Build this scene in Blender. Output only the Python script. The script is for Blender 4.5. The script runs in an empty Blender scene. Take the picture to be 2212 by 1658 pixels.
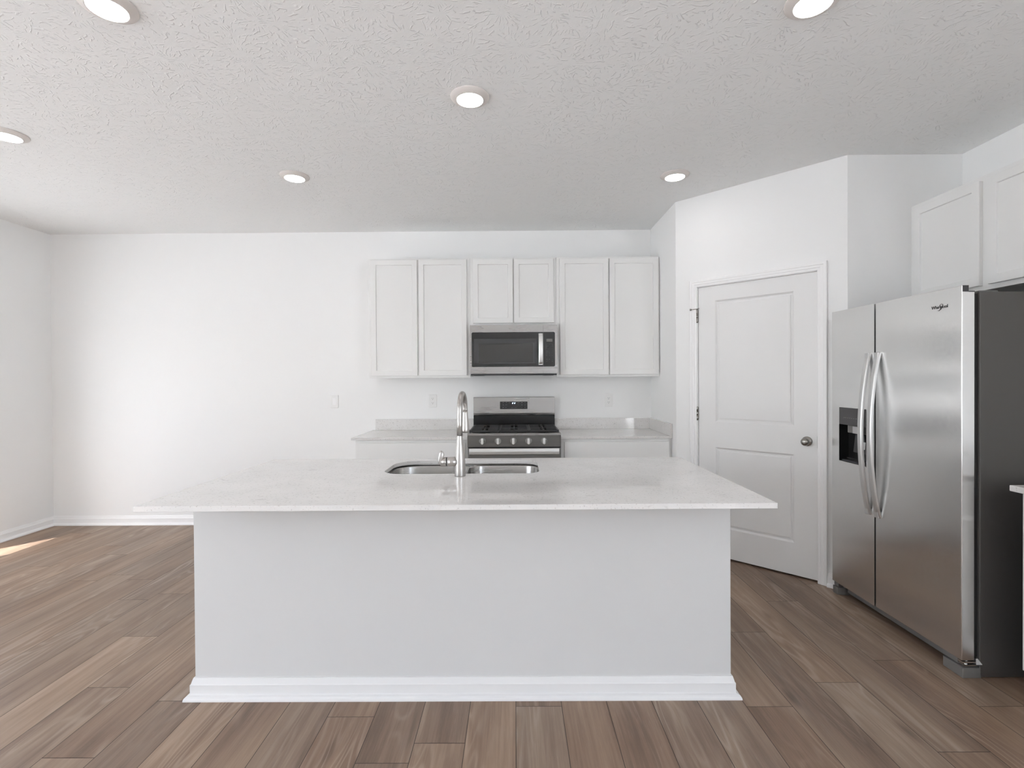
import bpy, bmesh, math, random
from mathutils import Vector, Matrix

PI = math.pi
random.seed(7)
SC = bpy.context.scene
COL = SC.collection

# ------------------------------------------------------------------ camera
F_PX = 1074.53
cam_d = bpy.data.cameras.new('camera')
cam_d.sensor_width = 36.0
cam_d.lens = 36.0 * F_PX / 2212.0
cam_d.shift_y = -1.15 / 2212.0
cam_d.clip_start = 0.05
cam = bpy.data.objects.new('camera', cam_d)
COL.objects.link(cam)
cam.matrix_world = (Matrix.Translation((0, 0, 1.3532)) @ Matrix.Rotation(0.0045, 4, 'Z')
                    @ Matrix.Rotation(PI / 2 - 0.0081, 4, 'X') @ Matrix.Rotation(-0.0066, 4, 'Z'))
SC.camera = cam

# ------------------------------------------------------------------ view
SC.view_settings.view_transform = 'Standard'
SC.view_settings.look = 'None'
SC.view_settings.gamma = 1
SC.view_settings.use_curve_mapping = False
SC.view_settings.exposure = 0.50
try:
    SC.cycles.use_denoising = True
    SC.cycles.max_bounces = 16
    SC.cycles.diffuse_bounces = 10
    SC.cycles.sample_clamp_indirect = 6.0
except Exception:
    pass

# ------------------------------------------------------------------ world / sun
W = bpy.data.worlds.new('sky_world')
SC.world = W
W.use_nodes = True
wn = W.node_tree
wn.nodes.clear()
w_out = wn.nodes.new('ShaderNodeOutputWorld')
w_bg = wn.nodes.new('ShaderNodeBackground')
w_sky = wn.nodes.new('ShaderNodeTexSky')
w_sky.sky_type = 'NISHITA'
w_sky.sun_disc = False
w_sky.sun_elevation = math.radians(55)
w_sky.sun_rotation = math.radians(200)
w_sky.air_density = 1.0
w_sky.dust_density = 4.0
w_mix = wn.nodes.new('ShaderNodeMix')
w_mix.data_type = 'RGBA'
w_mix.inputs[0].default_value = 0.75      # thin bright overcast veil over the blue
w_mix.inputs[7].default_value = (2.15, 2.29, 2.47, 1)
wn.links.new(w_sky.outputs[0], w_mix.inputs[6])
wn.links.new(w_mix.outputs[2], w_bg.inputs[0])
wn.links.new(w_bg.outputs[0], w_out.inputs[0])
w_bg.inputs[1].default_value = 1.75

SUN_EL = math.radians(65)
sun_d = bpy.data.lights.new('sun', 'SUN')
sun_d.energy = 12.0
sun_d.angle = math.radians(0.6)
sun_d.color = (1.0, 0.98, 0.95)
sun = bpy.data.objects.new('sun', sun_d)
COL.objects.link(sun)
sdir = Vector((0.57 * math.cos(SUN_EL), 0.82 * math.cos(SUN_EL), -math.sin(SUN_EL)))
sun.rotation_euler = sdir.to_track_quat('-Z', 'Y').to_euler()
sun.location = (-8, -8, 10)

# room constants (metres), x right, y away from the camera, z up
XL, XR, YB, YR, H = -4.384, 2.83, 4.6974, -4.2, 2.752
XP, YP = 1.290, 3.969          # kitchen side wall / start of angled pantry wall
XC, YC = 2.109, 3.155          # end of angled wall / alcove wall
SLIDER = (3.12, 3.77, 0.02, 2.04)          # y0 y1 z0 z1 on the left wall
LWIN = (-2.8, 1.0, 0.30, 2.35)
RWINS = []                                 # no window in the wall behind the camera
FILL_WIN = (-3.8, -0.4, 0.15, 2.35)            # unseen window added on the right wall to brighten the left side


def portal(name, loc, rot, sx, sy):
    d = bpy.data.lights.new(name, 'AREA')
    d.shape = 'RECTANGLE'
    d.size, d.size_y = sx, sy
    d.cycles.is_portal = True
    o = bpy.data.objects.new(name, d)
    COL.objects.link(o)
    o.location = loc
    o.rotation_euler = rot
    return o


portal('sky_portal', (XL - 0.17, (SLIDER[0] + SLIDER[1]) / 2, (SLIDER[2] + SLIDER[3]) / 2), (0, -PI / 2, 0), SLIDER[3] - SLIDER[2], SLIDER[1] - SLIDER[0])
portal('sky_portal', (XL - 0.17, (LWIN[0] + LWIN[1]) / 2, (LWIN[2] + LWIN[3]) / 2), (0, -PI / 2, 0), LWIN[3] - LWIN[2], LWIN[1] - LWIN[0])
portal('sky_portal', (XR + 0.17, (FILL_WIN[0] + FILL_WIN[1]) / 2, (FILL_WIN[2] + FILL_WIN[3]) / 2), (0, PI / 2, 0), FILL_WIN[3] - FILL_WIN[2], FILL_WIN[1] - FILL_WIN[0])
for r_ in RWINS:
    portal('sky_portal', ((r_[0] + r_[1]) / 2, YR - 0.17, (r_[2] + r_[3]) / 2), (PI / 2, 0, 0), r_[1] - r_[0], r_[3] - r_[2])


# ------------------------------------------------------------------ helpers
def srgb(r, g, b):
    def f(c):
        c /= 255.0
        return c / 12.92 if c <= 0.04045 else ((c + 0.055) / 1.055) ** 2.4
    return (f(r), f(g), f(b), 1.0)


class N:
    """tiny node-tree helper"""
    def __init__(self, mat):
        mat.use_nodes = True
        self.t = mat.node_tree
        self.p = self.t.nodes['Principled BSDF']
        self.out = self.t.nodes['Material Output']

    def new(self, kind, **kw):
        n = self.t.nodes.new(kind)
        for k, v in kw.items():
            setattr(n, k, v)
        return n

    def link(self, a, b):
        self.t.links.new(a, b)

    def math(self, op, a, b=None, c=None, clamp=False):
        n = self.new('ShaderNodeMath', operation=op)
        n.use_clamp = clamp
        for i, v in enumerate((a, b, c)):
            if v is None:
                continue
            if isinstance(v, (int, float)):
                n.inputs[i].default_value = v
            else:
                self.link(v, n.inputs[i])
        return n.outputs[0]

    def coord(self):
        return self.new('ShaderNodeTexCoord').outputs['Object']

    def mapping(self, vec, scale=(1, 1, 1), loc=(0, 0, 0), rot=(0, 0, 0)):
        n = self.new('ShaderNodeMapping')
        n.inputs['Scale'].default_value = scale
        n.inputs['Location'].default_value = loc
        n.inputs['Rotation'].default_value = rot
        self.link(vec, n.inputs['Vector'])
        return n.outputs[0]

    def noise(self, vec, scale, detail=3, rough=0.5, dist=0.0):
        n = self.new('ShaderNodeTexNoise')
        n.inputs['Scale'].default_value = scale
        n.inputs['Detail'].default_value = detail
        n.inputs['Roughness'].default_value = rough
        n.inputs['Distortion'].default_value = dist
        self.link(vec, n.inputs['Vector'])
        return n.outputs['Fac']

    def ramp(self, fac, stops):
        n = self.new('ShaderNodeValToRGB')
        e = n.color_ramp.elements
        while len(e) < len(stops):
            e.new(0.5)
        for el, (pos, c) in zip(e, stops):
            el.position = pos
            el.color = c if len(c) == 4 else (*c, 1)
        self.link(fac, n.inputs[0])
        return n.outputs[0]

    def maprange(self, v, a, b, c=0.0, d=1.0):
        n = self.new('ShaderNodeMapRange')
        n.inputs[1].default_value = a
        n.inputs[2].default_value = b
        n.inputs[3].default_value = c
        n.inputs[4].default_value = d
        self.link(v, n.inputs[0])
        return n.outputs[0]

    def mixc(self, fac, a, b, mode='MIX'):
        n = self.new('ShaderNodeMix', data_type='RGBA', blend_type=mode)
        for i, v in ((0, fac), (6, a), (7, b)):
            if isinstance(v, (int, float)):
                n.inputs[i].default_value = v
            elif isinstance(v, tuple):
                n.inputs[i].default_value = v
            else:
                self.link(v, n.inputs[i])
        return n.outputs[2]

    def bump(self, height, strength=0.3, dist=0.002):
        n = self.new('ShaderNodeBump')
        n.inputs['Strength'].default_value = strength
        n.inputs['Distance'].default_value = dist
        self.link(height, n.inputs['Height'])
        self.link(n.outputs[0], self.p.inputs['Normal'])


def mat(name, col, rough=0.5, metal=0.0, spec=0.5, bump=None, ior=None, coat=0.0):
    m = bpy.data.materials.new(name)
    n = N(m)
    n.p.inputs['Base Color'].default_value = col
    n.p.inputs['Roughness'].default_value = rough
    n.p.inputs['Metallic'].default_value = metal
    n.p.inputs['Specular IOR Level'].default_value = spec
    n.p.inputs['Coat Weight'].default_value = coat
    if bump:
        sc, st, ds = bump
        n.bump(n.noise(n.coord(), sc, 2), st, ds)
    return m


# walls: satin white paint with a slight roller texture
M = {}
M['wall'] = mat('wall_paint', (0.865, 0.868, 0.865, 1), 0.65, spec=0.3, bump=(220, 0.12, 0.0008))
M['trim'] = mat('trim_paint', (0.88, 0.88, 0.88, 1), 0.35, spec=0.4, bump=(60, 0.05, 0.0005))
M['door'] = mat('door_paint', (0.80, 0.80, 0.797, 1), 0.42, spec=0.4, bump=(300, 0.08, 0.0004))
M['cab'] = mat('cabinet_paint', (0.80, 0.80, 0.79, 1), 0.38, spec=0.4, bump=(40, 0.03, 0.0005))
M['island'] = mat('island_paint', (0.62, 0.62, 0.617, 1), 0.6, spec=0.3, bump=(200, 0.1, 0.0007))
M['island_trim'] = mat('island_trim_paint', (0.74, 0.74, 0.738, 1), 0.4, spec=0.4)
M['plastic'] = mat('white_plastic', (0.82, 0.82, 0.81, 1), 0.3)
M['black_gap'] = mat('dark_gap', (0.01, 0.01, 0.01, 1), 0.8)
M['black_gloss'] = mat('black_glass', (0.012, 0.012, 0.012, 1), 0.07)
M['screen_mesh'] = mat('microwave_screen', (0.045, 0.044, 0.042, 1), 0.12)
M['enamel'] = mat('black_enamel', (0.012, 0.012, 0.012, 1), 0.22)
M['iron'] = mat('cast_iron', (0.03, 0.03, 0.031, 1), 0.5, bump=(300, 0.2, 0.0005))
M['grey_key'] = mat('key_print', (0.22, 0.22, 0.22, 1), 0.4)
M['dark_plastic'] = mat('dark_plastic', (0.05, 0.05, 0.052, 1), 0.35)
M['grey_plastic'] = mat('grey_plastic', (0.16, 0.155, 0.15, 1), 0.45)
M['panel_grey'] = mat('dispenser_panel', (0.06, 0.058, 0.06, 1), 0.18)
M['black_cavity'] = mat('cavity_plastic', (0.01, 0.01, 0.01, 1), 0.3)
M['label'] = mat('foil_label', (0.45, 0.45, 0.46, 1), 0.4)
M['paper'] = mat('white_tag', (0.6, 0.6, 0.6, 1), 0.5)
M['chrome'] = mat('chrome', (0.75, 0.75, 0.75, 1), 0.18, 1.0)
M['ink'] = mat('logo_ink', (0.03, 0.03, 0.03, 1), 0.4)
M['pale_ink'] = mat('pale_logo', (0.5, 0.49, 0.47, 1), 0.4, 0.6)
M['gasket'] = mat('door_gasket', (0.015, 0.015, 0.015, 1), 0.6)
M['body_grey'] = mat('fridge_side_paint', (0.085, 0.08, 0.076, 1), 0.42, 0.3, bump=(500, 0.15, 0.0004))
M['vinyl'] = mat('window_vinyl', (0.8, 0.8, 0.8, 1), 0.35)


def steel(name, col, rough, aniso, rot, brush, wave=0.12):
    m = bpy.data.materials.new(name)
    n = N(m)
    n.p.inputs['Metallic'].default_value = 1.0
    n.p.inputs['Anisotropic'].default_value = aniso
    n.p.inputs['Anisotropic Rotation'].default_value = rot
    tg = n.new('ShaderNodeTangent', direction_type='RADIAL', axis='Z')
    n.link(tg.outputs[0], n.p.inputs['Tangent'])
    c = n.coord()
    f = n.noise(n.mapping(c, brush), 1.0, 3, 0.6)
    big = n.noise(c, 2.2, 2)
    rr = n.math('ADD', n.maprange(f, 0.3, 0.7, rough - 0.01, rough + 0.01), n.maprange(big, 0.3, 0.7, -0.025, 0.025))
    n.link(rr, n.p.inputs['Roughness'])
    dk = tuple(v * 0.97 for v in col[:3]) + (1,)
    n.link(n.mixc(n.maprange(f, 0.35, 0.65), dk, col), n.p.inputs['Base Color'])
    n.bump(n.noise(c, 3.0, 1), wave, 0.004)
    return m


M['steel_v'] = steel('brushed_steel_fridge', (0.80, 0.80, 0.795, 1), 0.23, 0.8, 0.0, (60, 60, 60))
M['steel_h'] = steel('brushed_steel_range', (0.46, 0.45, 0.44, 1), 0.27, 0.75, 0.25, (1.5, 90, 90), 0.05)
M['steel_dark'] = steel('brushed_steel_controls', (0.30, 0.295, 0.29, 1), 0.3, 0.6, 0.25, (1.5, 90, 90))
M['steel_knob'] = steel('brushed_steel_knob', (0.40, 0.395, 0.385, 1), 0.28, 0.4, 0.25, (1.5, 90, 90))
M['steel_bright'] = mat('polished_steel_handle', (0.93, 0.93, 0.92, 1), 0.36, 1.0)
M['steel_handle'] = mat('satin_fridge_handle', (0.70, 0.70, 0.695, 1), 0.33, 1.0)
M['nickel'] = steel('brushed_nickel', (0.52, 0.50, 0.48, 1), 0.33, 0.4, 0.0, (60, 60, 5))
M['sink_steel'] = steel('sink_steel', (0.50, 0.49, 0.475, 1), 0.27, 0.5, 0.25, (2, 2, 80))
M['satin_nickel'] = mat('satin_nickel', (0.33, 0.32, 0.30, 1), 0.25, 1.0)


def quartz():
    m = bpy.data.materials.new('speckled_quartz')
    n = N(m)
    c = n.coord()
    patch = n.noise(c, 7, 4, 0.6)
    vein = n.noise(c, 22, 5, 0.65, 1.2)
    speck = n.noise(c, 130, 2, 0.5)
    base = n.mixc(n.maprange(patch, 0.35, 0.7), (0.74, 0.727, 0.715, 1), (0.70, 0.687, 0.675, 1))
    v = n.math('MULTIPLY', n.maprange(vein, 0.60, 0.70), n.maprange(patch, 0.42, 0.6))
    base = n.mixc(n.math('MULTIPLY', v, 0.45), base, (0.38, 0.36, 0.345, 1))
    base = n.mixc(n.math('MULTIPLY', n.maprange(speck, 0.62, 0.70), 0.5), base, (0.36, 0.33, 0.31, 1))
    n.link(base, n.p.inputs['Base Color'])
    n.p.inputs['Roughness'].default_value = 0.035
    n.p.inputs['Specular IOR Level'].default_value = 0.55
    return m


M['quartz'] = quartz()


def ceiling_mat():
    m = bpy.data.materials.new('stomped_ceiling')
    n = N(m)
    n.p.inputs['Base Color'].default_value = (0.84, 0.847, 0.845, 1)
    n.p.inputs['Roughness'].default_value = 0.85
    n.p.inputs['Specular IOR Level'].default_value = 0.2
    c = n.coord()

    def stomp(scale, loc, count):
        v = n.mapping(c, (1, 1, 0), loc)
        wob = n.new('ShaderNodeTexNoise')
        wob.inputs['Scale'].default_value = 9
        n.link(v, wob.inputs['Vector'])
        wv = n.new('ShaderNodeVectorMath', operation='MULTIPLY_ADD')
        n.link(wob.outputs['Color'], wv.inputs[0])
        wv.inputs[1].default_value = (0.06, 0.06, 0)
        n.link(v, wv.inputs[2])
        vo = n.new('ShaderNodeTexVoronoi', voronoi_dimensions='2D')
        vo.inputs['Scale'].default_value = scale
        n.link(wv.outputs[0], vo.inputs['Vector'])
        sub = n.new('ShaderNodeVectorMath', operation='SUBTRACT')
        n.link(wv.outputs[0], sub.inputs[0])
        n.link(vo.outputs['Position'], sub.inputs[1])
        sp = n.new('ShaderNodeSeparateXYZ')
        n.link(sub.outputs[0], sp.inputs[0])
        ang = n.math('ARCTAN2', sp.outputs[1], sp.outputs[0])
        nn = n.noise(v, 15, 3)
        s = n.math('SINE', n.math('ADD', n.math('MULTIPLY', ang, count), n.math('MULTIPLY', nn, 9.0)))
        ridge = n.math('POWER', n.math('MAXIMUM', s, 0.0), 5.0)
        msk = n.maprange(n.noise(v, 27, 2), 0.50, 0.60)
        edge = n.maprange(vo.outputs['Distance'], 0.06, 0.2)
        return n.math('MULTIPLY', n.math('MULTIPLY', ridge, msk), edge)

    h1 = stomp(5.2, (0, 0, 0), 21)
    h2 = stomp(4.1, (3.3, 1.7, 0), 26)
    hh = n.math('MAXIMUM', h1, h2)
    hh = n.math('ADD', hh, n.math('MULTIPLY', n.noise(c, 60, 3), 0.25))
    n.bump(hh, 0.6, 0.0032)
    return m


M['ceiling'] = ceiling_mat()


def wood_mat():
    m = bpy.data.materials.new('oak_plank')
    n = N(m)
    at = n.new('ShaderNodeAttribute', attribute_name='plank')
    sp = n.new('ShaderNodeSeparateColor')
    n.link(at.outputs['Color'], sp.inputs[0])
    c = n.coord()
    off = n.new('ShaderNodeCombineXYZ')
    n.link(n.math('MULTIPLY', sp.outputs[0], 37.0), off.inputs[0])
    n.link(n.math('MULTIPLY', sp.outputs[1], 53.0), off.inputs[1])
    n.link(n.math('MULTIPLY', sp.outputs[2], 29.0), off.inputs[2])
    add = n.new('ShaderNodeVectorMath', operation='ADD')
    n.link(c, add.inputs[0])
    n.link(off.outputs[0], add.inputs[1])
    v = add.outputs[0]
    field = n.noise(n.mapping(v, (6.5, 0.85, 1)), 1.0, 2, 0.45, 0.35)       # cathedral contours
    rings = n.math('SINE', n.math('MULTIPLY', field, 95.0))
    rings = n.math('POWER', n.maprange(rings, -1, 1), 3.0)
    rmask = n.maprange(n.noise(n.mapping(v, (5, 1.1, 1), (7, 3, 0)), 1.0, 2), 0.47, 0.66)
    fiber = n.noise(n.mapping(v, (150, 5, 1)), 1.0, 4, 0.65)
    fine = n.noise(n.mapping(v, (420, 16, 1)), 1.0, 2, 0.5)
    cloud = n.noise(n.mapping(v, (9, 1.3, 1), (1, 9, 0)), 1.0, 3, 0.55)
    streak = n.noise(n.mapping(v, (34, 0.9, 1), (4, 2, 0)), 1.0, 2, 0.5)
    knot = n.new('ShaderNodeTexVoronoi')
    knot.inputs['Scale'].default_value = 1.0
    n.link(n.mapping(v, (6.0, 1.9, 1)), knot.inputs['Vector'])
    kd = n.maprange(knot.outputs['Distance'], 0.0, 0.16, 1.0, 0.0)
    tone = n.math('ADD', n.math('MULTIPLY', n.maprange(cloud, 0.3, 0.7), 0.50), n.math('MULTIPLY', n.maprange(streak, 0.3, 0.7), 0.30))
    tone = n.math('ADD', tone, n.math('MULTIPLY', n.maprange(fiber, 0.3, 0.7), 0.26))
    tone = n.math('ADD', tone, n.math('MULTIPLY', sp.outputs[0], 0.30))
    tone = n.math('ADD', tone, -0.18)
    tone = n.math('SUBTRACT', tone, n.math('MULTIPLY', kd, 0.45), clamp=True)
    base = n.ramp(tone, [(0.0, srgb(100, 81, 68)), (0.35, srgb(126, 105, 89)), (0.65, srgb(144, 123, 105)), (1.0, srgb(166, 145, 127))])
    pale = n.math('MULTIPLY', n.math('MULTIPLY', rings, rmask), 0.42)
    base = n.mixc(pale, base, srgb(183, 166, 150))
    base = n.mixc(n.maprange(fine, 0.62, 0.75, 0.0, 0.22), base, srgb(178, 160, 146))
    hue = n.mixc(sp.outputs[1], (0.97, 1.0, 1.03, 1), (1.04, 0.995, 0.955, 1))
    base = n.mixc(1.0, base, hue, 'MULTIPLY')
    n.link(base, n.p.inputs['Base Color'])
    n.link(n.maprange(fiber, 0.3, 0.7, 0.36, 0.48), n.p.inputs['Roughness'])
    n.p.inputs['Specular IOR Level'].default_value = 0.45
    n.bump(n.math('ADD', n.math('MULTIPLY', fiber, 0.6), n.math('MULTIPLY', rings, 0.2)), 0.12, 0.001)
    return m


M['wood'] = wood_mat()
M['seam'] = mat('plank_seam', (0.045, 0.036, 0.03, 1), 0.8)


def emit(name, col, strength):
    m = bpy.data.materials.new(name)
    n = N(m)
    n.p.inputs['Base Color'].default_value = (0.8, 0.8, 0.8, 1)
    n.p.inputs['Emission Color'].default_value = col
    n.p.inputs['Emission Strength'].default_value = strength
    return m


M['lamp'] = emit('lit_diffuser', (1.0, 0.965, 0.95, 1), 24.0)
M['lamp_trim'] = mat('lamp_trim', (0.70, 0.66, 0.63, 1), 0.45)
M['digit'] = emit('clock_digit', (0.5, 0.7, 1.0, 1), 1.6)


def glass_mat():
    m = bpy.data.materials.new('window_glass')
    n = N(m)
    tr = n.new('ShaderNodeBsdfTransparent')
    gl = n.new('ShaderNodeBsdfGlossy')
    gl.inputs['Roughness'].default_value = 0.0
    mx = n.new('ShaderNodeMixShader')
    mx.inputs[0].default_value = 0.06
    n.link(tr.outputs[0], mx.inputs[1])
    n.link(gl.outputs[0], mx.inputs[2])
    n.link(mx.outputs[0], n.out.inputs[0])
    return m


M['glass'] = glass_mat()


def bounce_ground_mat():  # unseen ground, made pale to bounce daylight up to the ceiling
    m = bpy.data.materials.new('bounce_concrete')
    n = N(m)
    f = n.noise(n.coord(), 4, 4)
    n.link(n.ramp(f, [(0.3, (0.64, 0.66, 0.66, 1)), (0.7, (0.74, 0.75, 0.75, 1))]), n.p.inputs['Base Color'])
    n.p.inputs['Roughness'].default_value = 0.95
    return m


M['bounce_ground'] = bounce_ground_mat()


# ---- mesh helpers
def box(bm, x0, x1, y0, y1, z0, z1, mi=0):
    vs = [bm.verts.new(p) for p in ((x0, y0, z0), (x1, y0, z0), (x1, y1, z0), (x0, y1, z0),
                                    (x0, y0, z1), (x1, y0, z1), (x1, y1, z1), (x0, y1, z1))]
    for idx in ((0, 3, 2, 1), (4, 5, 6, 7), (0, 1, 5, 4), (1, 2, 6, 5), (2, 3, 7, 6), (3, 0, 4, 7)):
        f = bm.faces.new([vs[i] for i in idx])
        f.material_index = mi
    return vs


def B(*boxes):
    bm = bmesh.new()
    for b in boxes:
        box(bm, *b)
    return bm


def loft(bm, loops, close=True, cap0=True, cap1=True, smooth=False):
    rows = [[bm.verts.new(p) for p in l] for l in loops]
    n = len(rows[0])
    for a, b in zip(rows, rows[1:]):
        for i in range(n if close else n - 1):
            j = (i + 1) % n
            f = bm.faces.new((a[i], a[j], b[j], b[i]))
            f.smooth = smooth
    if cap0:
        bm.faces.new(rows[0][::-1])
    if cap1:
        bm.faces.new(rows[-1])
    return rows


def lathe(bm, prof, n=32, origin=(0, 0, 0), axis='Z', cap0=True, cap1=True):
    """prof: list of (radius, height)"""
    loops = []
    ox, oy, oz = origin
    for r, h in prof:
        l = []
        for i in range(n):
            a = 2 * PI * i / n
            u, v = r * math.cos(a), r * math.sin(a)
            if axis == 'Z':
                l.append((ox + u, oy + v, oz + h))
            elif axis == 'Y':
                l.append((ox + u, oy + h, oz + v))
            else:
                l.append((ox + h, oy + u, oz + v))
        loops.append(l)
    loft(bm, loops, True, cap0, cap1, True)


def tube(bm, pts, rad, n=20, caps=True):
    """sweep a circle along pts; rad number or list; rad item may be (a,b) for an oval"""
    pts = [Vector(p) for p in pts]
    if not isinstance(rad, (list, tuple)):
        rad = [rad] * len(pts)
    ref = None
    loops = []
    for i, p in enumerate(pts):
        t = (pts[min(i + 1, len(pts) - 1)] - pts[max(i - 1, 0)]).normalized()
        if ref is None:
            ref = Vector((1, 0, 0)) if abs(t.x) < 0.9 else Vector((0, 1, 0))
        a = (ref - t * ref.dot(t)).normalized()
        b = t.cross(a)
        ref = a
        ra, rb = rad[i] if isinstance(rad[i], tuple) else (rad[i], rad[i])
        loops.append([p + a * ra * math.cos(2 * PI * k / n) + b * rb * math.sin(2 * PI * k / n) for k in range(n)])
    loft(bm, loops, True, caps, caps, True)


def extrude_profile(bm, prof, axis, a0, a1, smooth=False):
    """prof: closed 2D polygon; axis 'X': prof=(y,z); 'Y': prof=(x,z); 'Z': prof=(x,y)"""
    def P(u, v, w):
        return {'X': (w, u, v), 'Y': (u, w, v), 'Z': (u, v, w)}[axis]
    loft(bm, [[P(u, v, a0) for u, v in prof], [P(u, v, a1) for u, v in prof]], True, True, True, smooth)


def rrect(x0, x1, y0, y1, r, n=8, rs=None):
    """rounded rectangle, counter-clockwise; rs = radii for (x1y0, x1y1, x0y1, x0y0)"""
    rs = rs or (r, r, r, r)
    out = []
    for (cx, cy, a0, rr) in ((x1 - rs[0], y0 + rs[0], -PI / 2, rs[0]), (x1 - rs[1], y1 - rs[1], 0, rs[1]),
                             (x0 + rs[2], y1 - rs[2], PI / 2, rs[2]), (x0 + rs[3], y0 + rs[3], PI, rs[3])):
        for i in range(n + 1):
            a = a0 + PI / 2 * i / n
            out.append((cx + rr * math.cos(a), cy + rr * math.sin(a)))
    return out


def finish(bm, name, mats, parent=None, bevel=0.0, seg=2, ident=False):
    bmesh.ops.recalc_face_normals(bm, faces=bm.faces)
    me = bpy.data.meshes.new(name)
    bm.to_mesh(me)
    bm.free()
    for m in (mats if isinstance(mats, (list, tuple)) else [mats]):
        me.materials.append(m)
    o = bpy.data.objects.new(name, me)
    COL.objects.link(o)
    if parent is not None:
        o.parent = parent
    if bevel:
        md = o.modifiers.new('bevel', 'BEVEL')
        md.width = bevel
        md.segments = seg
        md.limit_method = 'ANGLE'
        md.angle_limit = math.radians(40)
        md.harden_normals = False
    return o


def thing(name, label, cat, loc=(0, 0, 0), rotz=0.0, group=None):
    o = bpy.data.objects.new(name, None)
    o.empty_display_size = 0.1
    COL.objects.link(o)
    o.location = loc
    o.rotation_euler = (0, 0, rotz)
    o['label'] = label
    o['category'] = cat
    if group:
        o['group'] = group
    return o


def tag(o, label, cat, group=None):
    o['label'] = label
    o['category'] = cat
    if group:
        o['group'] = group
    return o


def struct(name, bm, m, bevel=0.0, loc=None, rotz=0.0):
    o = finish(bm, name, m, None, bevel)
    o['kind'] = 'structure'
    if loc is not None:
        o.location = loc
        o.rotation_euler = (0, 0, rotz)
    return o


def text_mesh(name, body, size, m, parent, mat4, extrude=0.0006, slant=0.0, space=1.0):
    cu = bpy.data.curves.new(name + '_curve', 'FONT')
    cu.body = body
    cu.size = size
    cu.extrude = extrude
    cu.shear = slant
    cu.space_character = space
    cu.align_x = 'CENTER'
    cu.align_y = 'CENTER'
    to = bpy.data.objects.new(name + '_tmp', cu)
    COL.objects.link(to)
    dg = bpy.context.evaluated_depsgraph_get()
    me = bpy.data.meshes.new_from_object(to.evaluated_get(dg))
    bpy.data.objects.remove(to)
    bpy.data.curves.remove(cu)
    me.transform(mat4)
    me.materials.clear()
    me.materials.append(m)
    me.name = name
    o = bpy.data.objects.new(name, me)
    COL.objects.link(o)
    o.parent = parent
    return o


# ================================================================== ROOM SHELL
T = 0.16


def wall_with_holes(a0, a1, z0, z1, holes):
    """rects (a0,a1,z0,z1) covering the wall minus holes"""
    out = []
    xs = sorted({a0, a1, *[h[0] for h in holes], *[h[1] for h in holes]})
    for u0, u1 in zip(xs, xs[1:]):
        zs = [z0]
        cov = [h for h in holes if h[0] <= u0 and h[1] >= u1]
        segs = []
        cur = z0
        for h in sorted(cov, key=lambda h: h[2]):
            if h[2] > cur:
                segs.append((cur, h[2]))
            cur = h[3]
        if cur < z1:
            segs.append((cur, z1))
        for s in segs:
            out.append((u0, u1, s[0], s[1]))
    return out


# floor: plank strips running away from the camera, with real seams
def build_floor():
    bm = bmesh.new()
    lay = bm.loops.layers.float_color.new('plank')
    w, L, g = 0.19, 1.22, 0.0011
    x_min, x_max, y_min, y_max = XL, XR, YR, YB
    known = {-4: 1.988, -2: 1.842, 0: 2.049, -10: 2.187, -11: 2.627, -9: 1.775, -12: 3.155, -14: 3.387, 8: 3.01,
             6: 2.6435, 9: 2.375, 5: 2.042, 7: 2.203, 10: 1.838 + 0.2}
    fs = [bm.verts.new(p) for p in ((x_min - T, y_min - T, -0.0015), (x_max + T, y_min - T, -0.0015), (x_max + T, y_max + T, -0.0015), (x_min - T, y_max + T, -0.0015))]
    f = bm.faces.new(fs)
    f.material_index = 1
    fb = [bm.verts.new(p) for p in ((x_min - T, y_min - T, -0.05), (x_max + T, y_min - T, -0.05), (x_max + T, y_max + T, -0.05), (x_min - T, y_max + T, -0.05))]
    bm.faces.new(fb[::-1]).material_index = 1
    for i in range(4):
        bm.faces.new((fs[i], fb[i], fb[(i + 1) % 4], fs[(i + 1) % 4])).material_index = 1
    rnd = random.Random(12)
    for k in range(math.floor(x_min / w), math.ceil(x_max / w)):
        xa, xb = max(x_min, k * w - 0.002), min(x_max, (k + 1) * w - 0.002)
        if xb - xa < 0.01:
            continue
        j0 = known.get(k, rnd.uniform(0, L))
        y = j0 - L * math.ceil((j0 - y_min) / L)
        while y < y_max:
            ya, yb = max(y, y_min), min(y + L, y_max)
            if yb - ya > 0.01:
                vs = [bm.verts.new(p) for p in ((xa + g, ya + g, 0), (xb - g, ya + g, 0), (xb - g, yb - g, 0), (xa + g, yb - g, 0))]
                f = bm.faces.new(vs)
                c = (rnd.random(), rnd.random(), rnd.random(), 1)
                for lp in f.loops:
                    lp[lay] = c
            y += L
    me = bpy.data.meshes.new('floor')
    bm.to_mesh(me)
    bm.free()
    me.materials.append(M['wood'])
    me.materials.append(M['seam'])
    o = bpy.data.objects.new('floor', me)
    COL.objects.link(o)
    o['kind'] = 'structure'


build_floor()
struct('ceiling', B((XL - T, XR + T, YR - T, YB + T, H, H + 0.12)), M['ceiling'])
struct('wall_back', B((XL - T, XP, YB, YB + T, -0.05, H)), M['wall'])
struct('wall_left', B(*[(XL - T, XL, a, b, c, d) for a, b, c, d in wall_with_holes(YR - T, YB, -0.05, H, [SLIDER, LWIN])]), M['wall'])
struct('wall_rear', B(*[(a, b, YR - T, YR, c, d) for a, b, c, d in wall_with_holes(XL, XR, -0.05, H, RWINS)]), M['wall'])
struct('wall_right', B(*[(XR, XR + T, a, b, c, d) for a, b, c, d in wall_with_holes(YR - T, YC, -0.05, H, [FILL_WIN])]), M['wall'])
struct('wall_kitchen_side', B((XP, XP + 0.11, YP, YB + T, -0.05, H)), M['wall'])
struct('wall_alcove', B((XC, XR + T, YC, YC + 0.11, -0.05, H)), M['wall'])
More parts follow.
